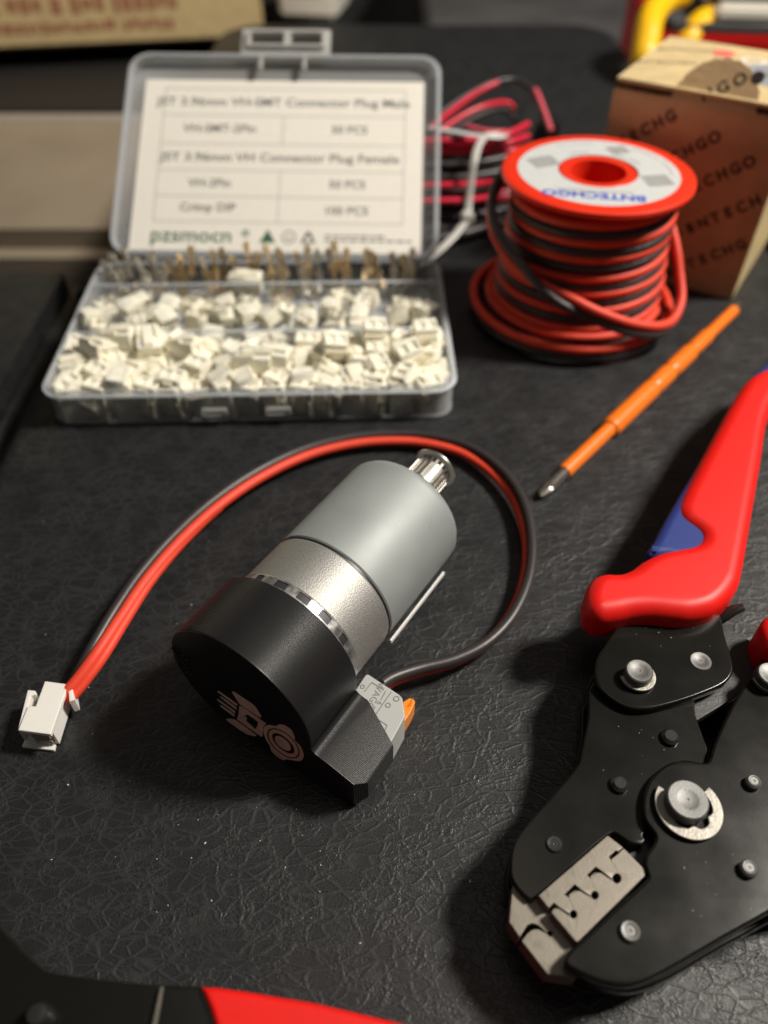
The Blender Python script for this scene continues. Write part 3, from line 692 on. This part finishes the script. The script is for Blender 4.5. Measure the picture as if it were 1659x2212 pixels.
for i, ch in enumerate('HGO'):
    tt_.append(text(ch, .62, Tb @ Matrix.Translation((-.35 + i * .5, .35 + i * .36, .063)) @ Matrix.Rotation(math.radians(36), 4, 'Z'), .003, bold=.015))
tt_.append(plate([circ(0, 0, .24)], 0, .006, 0, Tb @ Matrix.Translation((1.25, 1.25, .06))))
link('tab_print', join(*tt_), m_cardi, tab)
zt2 = CH + .235
lt = [text('BNTECHGO', .5, Fk @ Matrix.Translation((1.1, 3.0, zt2)) @ Matrix.Rotation(math.radians(25), 4, 'Z'), .003),
      text('BNTECHGO', .5, Fk @ Matrix.Translation((1.4, 5.3, zt2)) @ Matrix.Rotation(math.radians(25), 4, 'Z'), .003)]
link('lid_print', join(*lt), m_cardi, kc)
st = link('sticker', box(5.6, 3.6, zt2 + .005, 2.6, 2.8, .012, 0, mat4=Fk), M('sticker_grey', (.36, .38, .42), .5, var=.1), kc)
bars = [box(4.55 + .055 * i, 3.5, zt2 + .014, .02 + .025 * random.random(), .9, .006, 0, mat4=Fk) for i in range(38)]
bars += [box(5.4, 2.55 + .25 * i, zt2 + .014, 1.8, .07, .006, 0, mat4=Fk) for i in range(2)] + [box(5.5, 4.3 + .22 * i, zt2 + .014, 2.0, .07, .006, 0, mat4=Fk) for i in range(2)]
link('sticker_print', join(*bars), m_ink, st)
link('seal_dot', plate([circ(2.9, 5.6, .5)], zt2, zt2 + .012, 0, Fk), M('pink_seal', (.75, .16, .13), .5), kc)
link('seal_ring', plate([circ(4.3, 5.2, .55), circ(4.3, 5.2, .38)], zt2, zt2 + .012, 0, Fk), m_paper, kc)

# ================================================================== CONNECTOR BOX
YAW = math.radians(1.6); BC = Vector((-5.05, 27.42, 0)); BW, BD, BH = 15.3, 9.85, 1.5
Bm = Matrix.Translation(BC) @ Matrix.Rotation(YAW, 4, 'Z')
cb = thing('organiser_box', BC, 'clear plastic organiser box standing open, white printed label in its lid', 'organiser box')
ho = rrect(-BW / 2 + .12, -BD / 2 + .12, BW / 2 - .12, BD / 2 - .12, .8, 8); hi = rrect(-BW / 2 + .24, -BD / 2 + .24, BW / 2 - .24, BD / 2 - .24, .7, 8)
link('tray', join(plate([ho, hi], .1, BH, .01, Bm), plate([rrect(-BW / 2 + .16, -BD / 2 + .16, BW / 2 - .16, BD / 2 - .16, .8, 8)], .02, .10, .02, Bm)), m_clear, cb, 40)
link('tray_rim', plate([rrect(-BW / 2 - .02, -BD / 2 - .02, BW / 2 + .02, BD / 2 + .02, .9, 10), rrect(-BW / 2 + .16, -BD / 2 + .16, BW / 2 - .16, BD / 2 - .16, .8, 10)], BH - .22, BH - .10, .04, Bm), m_clear2, cb, 50)
link('tray_foot', plate([rrect(-BW / 2 + .10, -BD / 2 + .10, BW / 2 - .10, BD / 2 - .10, .8, 8), rrect(-BW / 2 + .3, -BD / 2 + .3, BW / 2 - .3, BD / 2 - .3, .7, 8)], 0.0, .12, .03, Bm), m_clear2, cb, 50)
for yy in (-.95, 2.72):
    dv_ = link('divider', box(0, yy, BH / 2, BW - .5, .08, BH - .1, .02, mat4=Bm), m_clear, cb)
    link('divider_edge', box(0, yy, BH + .0, BW - .6, .12, .08, .02, mat4=Bm), m_clear2, dv_)
for xx in (-1.35, 1.0):
    link('latch_catch', box(xx, -BD / 2 - .04, .62, .95, .2, .34, .05, mat4=Bm), m_frost, cb, 40)
Fw = Bm @ Matrix.Translation((4.95, -BD / 2 + .11, .48)) @ Matrix.Rotation(PI / 2, 4, 'X') @ Matrix.Rotation(PI / 2, 4, 'Z')
link('moulded_mark', text('nd', .55, Fw, .004, bold=.01), m_green, cb)
# lid: local a (right), b (away from the hinge), c (towards the viewer)
LE = math.radians(32.2)
ea = Vector((1, -.034, 0)).normalized(); eb = Vector((0.0, math.cos(LE), math.sin(LE)))
Lm = frame(Vector((-5.05, 32.38, 1.45)), ea, eb)
LL = 10.7; BWs = BW; BW = 14.95
lid = link('lid', join(plate([rrect(-BW / 2 + .05, .15, BW / 2 - .05, LL - .05, .9, 8)], -.5, -.42, .02, Lm),
                 plate([rrect(-BW / 2 + .05, .15, BW / 2 - .05, LL - .05, .9, 8), rrect(-BW / 2 + .17, .27, BW / 2 - .17, LL - .17, .8, 8)], -.42, .0, .01, Lm)), m_clear, cb, 40)
link('lid_rim', join(plate([rrect(-BW / 2 - .02, .08, BW / 2 + .02, LL + .02, 1.0, 10), rrect(-BW / 2 + .2, .3, BW / 2 - .2, LL - .2, .8, 10)], -.02, .12, .05, Lm),
      plate([rrect(-BW / 2 + .04, .14, BW / 2 - .04, LL - .04, 1.0, 10), rrect(-BW / 2 + .14, .24, BW / 2 - .14, LL - .14, .9, 10)], -.52, -.42, .03, Lm)), m_clear2, lid, 50)
link('hinge', join(*[tube([Lm @ Vector((x0, 0, -.05)), Lm @ Vector((x0 + 3.2, 0, -.05))], .1, 10) for x0 in (-5.5, 2.3)]), m_clear2, lid, 50)
lt_o = rrect(-2.15, LL - .05, 2.15, LL + 1.45, .12, 4); hA = rrect(-1.68, LL + .42, -.08, LL + 1.08, .05, 3); hB = rrect(.25, LL + .42, 1.75, LL + 1.08, .05, 3)
link('latch', join(plate([lt_o, hA, hB], -.05, .07, .02, Lm), plate([rrect(-1.85, LL + .28, 1.9, LL + 1.24, .1, 4), hA, hB], .07, .30, .03, Lm)), m_frost, lid, 40)
for x0 in (-1.15, .95): link('lid_clip', box(x0, LL - .45, .05, .16, .8, .3, .03, mat4=Lm), m_frost, lid, 40)
la0, la1, lb0, lb1 = -6.75, 6.70, .55, 9.65
lbl = link('paper_label', box((la0 + la1) / 2, (lb0 + lb1) / 2, -.40, la1 - la0, lb1 - lb0, .02, 0, mat4=Lm), m_paper, lid)
def lp(u, v): return Vector((la0 + (la1 - la0) * u, lb1 - (lb1 - lb0) * v, -.386))
def ltxt(s_, u, v, size, bold=.0, sx=1.0): return text(s_, size, Lm @ Matrix.Translation(lp(u, v)), .003, bold=bold, sx=sx)
tx = [ltxt('JST 3.96mm VH-SMT Connector Plug Male', .50, .135, .62, .008, 1.12), ltxt('VH-SMT-2Pin', .28, .295, .60, .008, 1.05), ltxt('50 PCS', .74, .295, .58, .008),
      ltxt('JST 3.96mm VH Connector Plug Female', .50, .465, .62, .008, 1.12), ltxt('VH-2Pin', .26, .615, .60, .008), ltxt('50 PCS', .74, .615, .58, .008),
      ltxt('Crimp DIP', .26, .755, .60, .008), ltxt('100 PCS', .74, .765, .60, .008)]
link('row_print', join(*tx), m_ink, lbl)
tx = [text('pzsmocn', 1.02, Lm @ Matrix.Translation(lp(.07, .915)), .003, 'LEFT', .012, 1.05), text('®', .5, Lm @ Matrix.Translation(lp(.385, .9)), .003, 'LEFT', .005)]
c = lp(.475, .915); tx.append(plate([[(c.x - .38, c.y - .3), (c.x + .38, c.y - .3), (c.x, c.y + .38)]], c.z - .003, c.z + .003, 0, Lm))
link('brand_print', join(*tx), m_green, lbl)
c = lp(.548, .915); tx = [plate([circ(c.x, c.y, .33), circ(c.x, c.y, .27)], c.z - .003, c.z + .003, 0, Lm), text('e', .42, Lm @ Matrix.Translation(c), .003)]
c = lp(.615, .915); tx += [plate([[(c.x - .36, c.y - .3), (c.x + .36, c.y - .3), (c.x + .18, c.y + .12), (c.x, c.y + .36), (c.x - .18, c.y + .12)], [(c.x - .2, c.y - .2), (c.x + .2, c.y - .2), (c.x, c.y + .12)]], c.z - .003, c.z + .003, 0, Lm)]
for v_, u1 in ((.905, .86), (.93, .96)):
    k = .67
    while k < u1:
        l_ = random.uniform(.012, .035); c = lp(k + l_ / 2, v_); tx.append(box(c.x, c.y, c.z, l_ * 13.6 * .9, .10, .006, 0, mat4=Lm)); k += l_ + .004
link('symbol_print', join(*tx), m_ink, lbl)
gl = []
def gline(u0, v0, u1, v1):
    a, b = lp(u0, v0), lp(u1, v1); gl.append(box((a.x + b.x) / 2, (a.y + b.y) / 2, a.z, abs(a.x - b.x) + .045, abs(a.y - b.y) + .045, .005, 0, mat4=Lm))
for v_ in (.055, .215, .385, .54, .69, .835): gline(.075, v_, .935, v_)
for u_0 in (.075, .935): gline(u_0, .055, u_0, .835)
gline(.505, .215, .505, .385); gline(.505, .54, .505, .835)
link('table_lines', join(*gl), m_inkl, lbl)

BW = BWs
# --- small connectors in the box: each one a thing
def local_obj(name, me, mat, parent=None, smooth=30):
    me.transform(Matrix.Scale(S, 4)); me.materials.clear()
    for mm in (mat if isinstance(mat, (list, tuple)) else [mat]): me.materials.append(mm)
    me.name = name
    if smooth:
        for p in me.polygons: p.use_smooth = True
        me.set_sharp_from_angle(angle=math.radians(smooth))
    o = bpy.data.objects.new(name, me); COL.objects.link(o)
    if parent: o.parent = parent
    return o
def put(o, x, y, z, e):
    o.matrix_world = Matrix.Identity(4)
    p = Bm @ Vector((x, y, z)); o.location = p * S; o.rotation_euler = (e[0], e[1], e[2] + YAW)
hs = join(plate([rrect(-.39, -.30, .39, .30, .03, 2), rrect(-.31, -.19, -.05, .15, .02, 2), rrect(.05, -.19, .31, .15, .02, 2)], -.62, .62, .012, res=1),
          box(0, 0, -.04, .72, .54, 1.18, .01), box(0, .36, .1, .34, .10, .9, .02), box(0, -.34, .35, .78, .10, .14, .02), box(-.30, .34, -.2, .12, .12, .6, .02), box(.30, .34, -.2, .12, .12, .6, .02))
hs.transform(Matrix.Scale(1.13, 4)); house = local_obj('plug_housing_white', hs, m_cream); house.name = 'crimp_housing'
tag(house, 'cream two-pin crimp housing loose in the front row of the organiser box', 'connector housing', 'loose crimp housings in the front row of the box')
first = [True]
random.seed(21)
def place_h(x, y, z, e):
    o = house if first[0] else house.copy()
    if not first[0]: COL.objects.link(o)
    first[0] = False; put(o, x, y, z, e)
for c_ in range(15):
    place_h(-6.6 + c_ * .94 + random.uniform(-.12, .12), -4.32, .68 + random.uniform(0, .15), (random.uniform(-.12, .12), random.uniform(-.2, .2), random.choice((0, PI)) + random.uniform(-.35, .35)))
for r_ in range(4):
    for c_ in range(15):
        x = -6.75 + c_ * .96 + random.uniform(-.1, .1); y = -4.1 + r_ * .84 + random.uniform(-.08, .08)
        k = random.random()
        if k < .04: continue
        if k < .55: place_h(x, y, .80 + random.uniform(0, .28), (random.uniform(-.2, .2), random.uniform(-.25, .25), random.uniform(-.7, .7) + random.choice((0, PI / 2, PI)))) if random.random() < .6 else place_h(x, y, .85 + random.uniform(0, .28), (PI + random.uniform(-.3, .3), random.uniform(-.3, .3), random.uniform(0, 6)))
        else: place_h(x, y, .85 + random.uniform(0, .3), (random.uniform(.9, 2.0), random.uniform(-.4, .4), random.uniform(0, 6.28)))
for x, y, z, e in ((-5.2, -1.75, 1.75, (PI / 2 - .15, .1, 1.3)), (-4.1, -2.0, 1.7, (1.7, .1, .25)), (.1, -3.25, 1.65, (1.5, .05, 1.45)), (.75, -3.1, 1.7, (1.6, .1, 1.35)), (-6.0, -2.2, 1.55, (1.4, .3, .8)), (3.0, -2.4, 1.5, (.3, .2, .2)), (5.9, -3.0, 1.5, (.3, -.2, .4)), (-2.6, -2.2, 1.55, (1.3, .2, 1.0)), (4.6, -1.6, 1.55, (.2, .1, .1)), (6.6, -1.7, 1.5, (.15, 0, .1))):
    place_h(x, y, z, e)
# headers
hb = join(box(0, 0, .05, .60, .40, .4, .01), plate([rrect(-.39, -.28, .39, .28, .02, 2), rrect(-.33, -.22, .33, .22, .02, 2)], -.2, .35, .01, res=1), box(0, 0, -.26, .78, .56, .14, .01), box(0, .27, .15, .4, .08, .5, .01))
head = local_obj('pin_header', hb, m_cream)
tag(head, 'cream two-pin header with bent metal pins loose in the middle row', 'pin header', 'loose pin headers in the middle row of the box')
for sx_ in (-.2, .2):
    local_obj('pin', join(box(sx_, 0, 0, .09, .05, 1.1, .01), box(sx_, -.32, -.5, .09, .6, .05, .01)), m_tin, head)
def copy_tree(o):
    c = o.copy(); COL.objects.link(c)
    for ch in list(o.children):
        d = ch.copy(); COL.objects.link(d); d.parent = c
    return c
random.seed(5); spots = []
for r_ in range(4):
    for c_ in range(12):
        x = -6.6 + c_ * 1.2 + random.uniform(-.35, .35); y = -.35 + r_ * .78 + random.uniform(-.15, .15)
        if random.random() < .05: continue
        dz = .62 + random.uniform(0, .55) + (.25 if r_ in (1, 2) else 0)
        spots.append((x, y, dz, (random.choice((0, PI / 2, -PI / 2, PI)) + random.uniform(-.3, .3), random.uniform(-.3, .3), random.uniform(0, 6.28))))
for i, q in enumerate(spots):
    o = head if i == len(spots) - 1 else copy_tree(head)
    put(o, q[0], q[1], q[2], q[3])
# terminals
def term_mesh():
    return join(box(0, 0, .35, .26, .22, .5, .02), box(0, .02, .75, .16, .10, .35, .02), box(-.09, 0, 1.0, .04, .18, .25, .01), box(.09, 0, 1.0, .04, .18, .25, .01),
                box(-.12, 0, 1.28, .04, .24, .22, .01), box(.12, 0, 1.28, .04, .24, .22, .01), box(0, .08, 1.2, .2, .03, .45, .005), box(0, 0, 1.46, .1, .03, .16, .005))
tin = local_obj('crimp_terminal', term_mesh(), m_tin); brass = local_obj('crimp_terminal', term_mesh(), m_brass)
tag(tin, 'tinned crimp terminal standing in the back row of the organiser box', 'crimp terminal', 'tinned crimp terminals in the back row')
tag(brass, 'brassy crimp terminal standing in the back row of the organiser box', 'crimp terminal', 'brassy crimp terminals in the back row')
random.seed(9); lt_, lb_ = [], []
for c_ in range(10):
    for j in range(7):
        x = -6.45 + c_ * 1.39 + (j % 3 - 1) * .32 + random.uniform(-.08, .08); y = 4.15 - (j // 3) * .42 + random.uniform(-.1, .1)
        z = random.uniform(.55, 1.15) if j < 3 else random.uniform(.1, .35)
        e = (random.uniform(-.2, .25), random.uniform(-.25, .25), random.uniform(-.5, .5))
        if j >= 5: e = (random.uniform(-1.5, 1.5), random.uniform(-1, 1), random.uniform(0, 6)); z += .15
        (lt_ if c_ < 2 or random.random() < .3 else lb_).append((x, y, z, e))
for src, lst in ((tin, lt_), (brass, lb_)):
    for i, q in enumerate(lst):
        o = src if i == 0 else src.copy()
        if i: COL.objects.link(o)
        put(o, *q)
# the one white piece lying among the terminals
o = house.copy(); COL.objects.link(o); put(o, -.9, 3.2, 1.3, (PI / 2, .1, 1.5)); o.name = 'crimp_housing'
o['label'] = 'single white housing lying among the metal terminals in the back row'; 
if 'group' in o: del o['group']

# ================================================================== WIRE BUNDLE BEHIND THE LID
wb = thing('wire_bundle', un(1010, 420, 0), 'bundle of thin red and black leads strapped behind the organiser box', 'wire bundle')
rb = []; kb = []; pk = []
def wpath(pts, n=8): return spline([un(a, b, c) for a, b, c in pts], n)
random.seed(4)
for i, y in enumerate((302, 318, 334, 398, 432)):
    z = 3.6 - i * .45
    rb.append(tube(wpath([(820, y + 12, z), (900, y + 4, z), (980, y + 2, z), (1050, y - 2, z), (1100, y - 14 + i * 3, z + .2), (1140, y - 34 + i * 10, z)]), .17, 10))
for i in range(6):
    y = 345 + i * 28; z = 2.6 - i * .42
    (kb if i != 3 else rb).append(tube(wpath([(820, y + 10, z), (920, y, z), (1000, y - 2, z), (1080, y - 14, z), (1150, y - 30, z)]), .2, 10))
    kb.append(tube(wpath([(820, y + 22, z), (920, y + 12, z), (1000, y + 10, z), (1080, y - 2, z), (1150, y - 20, z)]), .2, 10))
for i in range(4):
    z = .5; kb.append(tube(wpath([(850, 420 + i * 30, z), (950, 430 + i * 28, z), (1060, 420 + i * 22, z), (1120, 400 + i * 10, z)]), .26, 10))
rb.append(tube(wpath([(930, 275, 3.5), (985, 232, 3.8), (1030, 200, 4.0), (1075, 178, 4.2)]), .15, 10))
kb.append(tube(wpath([(950, 245, 3.6), (1010, 205, 4.0), (1060, 180, 4.2), (1110, 172, 4.2), (1145, 190, 4.0), (1160, 215, 3.7)]), .15, 10))
pk.append(tube(wpath([(1156, 195, 4.0), (1165, 215, 3.8), (1178, 250, 3.3), (1190, 285, 2.8)]), .17, 10))
rb.append(tube(wpath([(940, 290, 3.2), (1000, 250, 3.6), (1050, 228, 3.8), (1095, 222, 3.6), (1110, 235, 3.4)]), .15, 10))
kb.append(tube(wpath([(960, 300, 3.2), (1010, 262, 3.5), (1060, 240, 3.6), (1095, 238, 3.4), (1112, 262, 3.2)]), .15, 10))
pk.append(tube(wpath([(1000, 272, 3.3), (1050, 285, 3.3), (1100, 287, 3.2)]), .16, 10))
link('red_wire', join(*rb), m_redpvc, wb, 60); link('black_wire', join(*kb), m_blkwire, wb, 60); link('pale_wire', join(*pk), m_pinkpvc, wb, 60)
a = un(1150, 240, 3.4); b = un(1120, 320, 2.4)
link('inline_socket', join(box(0, 0, 0, (a - b).length, 1.0, .8, .1, mat4=frame((a + b) / 2, a - b, (1, 0, 0))), box(0, 0, 0, 1.6, 1.2, 1.2, .1, mat4=frame(un(1172, 285, 2.2), (1, 0, 0), (0, 1, 0)))), m_blk, wb, 40)
ti = thing('cable_tie', un(1020, 470, 0), 'milky white cable tie looped round the bundle, tail pointing at the camera', 'cable tie')
link('strap', tube(wpath([(1075, 288, 3.9), (1052, 292, 4.0), (1036, 310, 3.9), (1025, 345, 3.5), (1018, 385, 2.8), (1013, 430, 2.0), (1010, 462, 1.5)]), .19, 10, sq=(1, .35)), m_tie, ti, 60)
link('locking_head', box(0, 0, 0, .6, .6, .5, .08, mat4=frame(un(1010, 470, 1.4), (1, .2, 0), (0, 1, 0))), m_tie, ti, 40)
link('tail', tube(wpath([(1008, 475, 1.3), (985, 505, 1.1), (955, 535, .9), (930, 556, .8), (880, 585, .6)]), .2, 10, sq=(1, .35)), m_tie, ti, 60)
ti2 = link('cable_tie', tube(wpath([(925, 275, 3.9), (980, 284, 4.0), (1030, 292, 4.0), (1075, 296, 3.9), (1098, 288, 3.7)]), 0.19, 10, sq=(1, .35)), m_silver, None, 60, org=un(1000, 285, 3.6))
tag(ti2, 'pale flat strap laid across the top of the red leads beside the lid', 'strap')

# ================================================================== FAR BACKGROUND (all out of focus)
# shipping box behind the seat cushion
F1 = un(575, 92, 0)
def bgbox(name, p0, p1, h, depth, mt, parent, z0=0.0, bev=.4):
    d = (p1 - p0); d.z = 0; L_ = d.length; d.normalize(); n_ = Z_.cross(d)
    Fb = frame(Vector((p0.x, p0.y, z0)), d, n_); return link(name, box(L_ / 2, depth / 2, h / 2, L_, depth, h, bev, mat4=Fb), mt, parent, 40), Fb, L_
zb = -6
p0 = un(-260, 122, zb); p1 = un(572, 84, zb)
sb = thing('shipping_box', (p0 + p1) / 2, 'large brown cardboard shipping box with blurred red print, far upper left', 'cardboard box')
bx, Fb, L_ = bgbox('carton_body', p0, p1, 30, 30, m_card, sb, zb)
Fbf = Fb @ Matrix.Rotation(PI / 2, 4, 'X')
m_redink = M('red_print', (.34, .15, .08), .7)
for yy, hh_ in ((1.9, .95), (3.9, 1.4)):
    k = 2; rows = []
    while k < L_ * .76:
        l_ = random.uniform(.5, 1.1); rows.append(box(k + l_ / 2, yy + random.uniform(-.12, .12), .02, l_, hh_ * random.uniform(.7, 1.1), .04, 0, mat4=Fbf)); k += l_ + (.25 if random.random() < .85 else .9)
    link('red_print', join(*rows), m_redink, bx)
# pale box at the top edge, on the table's far side
p0 = un(602, 40, -6.5); p1 = un(728, 46, -6.5)
pb = thing('small_box', (p0 + p1) / 2, 'pale box with a grey patch standing at the far table edge', 'box')
bx, Fb, L_ = bgbox('carton_body', p0, p1, 14, 8, m_paper, pb, -6.5, .5)
link('printed_patch', box(L_ * .5, -.02, 4.6, L_ * .55, .04, 4.5, 0, mat4=Fb), m_inkl, bx)
# yellow handled tool standing on the right
yt = thing('yellow_pliers', un(1450, 130, 0), 'tool with two thick yellow grips behind the kraft carton', 'pliers')
def yh(pts, r): return tube(spline([un(a, b, c) for a, b, c in pts], 8), r, 18)
link('grip', yh([(1375, 210, -2), (1388, 150, 1), (1397, 90, 2.5), (1406, 40, 3.5), (1430, 5, 4), (1480, -20, 4.5)], .95), m_yellow, yt, 60)
link('grip', yh([(1440, 210, -4), (1462, 150, -1), (1478, 100, 1), (1508, 58, 2), (1545, 32, 2.5), (1572, 18, 3)], 1.0), m_yellow, yt, 60)
link('plier_jaw', yh([(1520, -14, 3), (1550, -10, 3), (1580, 2, 3)], .5), m_white, yt, 60)
# red, dark and white box on the far right
p0 = Vector((20.5, 66, -6.5)); p1 = Vector((45, 63.5, -6.5))
rw = thing('red_box', (p0 + p1) / 2, 'red box with dark and white bands behind the carton, far right', 'box')
bx, Fb, L_ = bgbox('carton_body', p0, p1, 8.4, 16, M('red_card', (.50, .01, .008), .4), rw, -6.5, .2)
link('dark_band', box(L_ / 2 + .6, 7.8, 8.7, L_ * .97, 15, .55, .1, mat4=Fb), m_greycloth, rw, 40)
link('white_band', box(L_ / 2 + 3.0, 8.2, 9.55, L_ * .9, 14, 1.1, .3, mat4=Fb), M('white_card', (.80, .77, .70), .5), rw, 40)
link('dark_top', box(L_ / 2 + 3.0, 9.0, 10.75, L_ * .95, 14, 1.2, .3, mat4=Fb), m_greycloth, rw, 40)

# dust specks on the leather
bm = bmesh.new(); random.seed(12)
for i in range(100):
    p = un(random.uniform(60, 1100), random.uniform(1100, 2080), .01) if i < 72 else un(*[(random.uniform(1300, 1440), random.uniform(1560, 1690), 1.785), (random.uniform(1460, 1640), random.uniform(1840, 1980), 2.005), (random.uniform(1340, 1540), random.uniform(1350, 1400), 2.025)][i % 3])
    bmesh.ops.create_icosphere(bm, subdivisions=1, radius=random.choice((.008, .01, .01, .013, .02) if i < 72 else (.006, .008, .010)), matrix=Matrix.Translation(p) @ Matrix.Rotation(random.random() * 6, 4, 'Z') @ Matrix.Diagonal((random.uniform(.8, 2.2), 1, .6, 1)))
o = link('dust', bmesh_to(bm), m_dust); tag(o, 'pale specks of dust scattered over the black leather', 'dust', None, 'stuff')
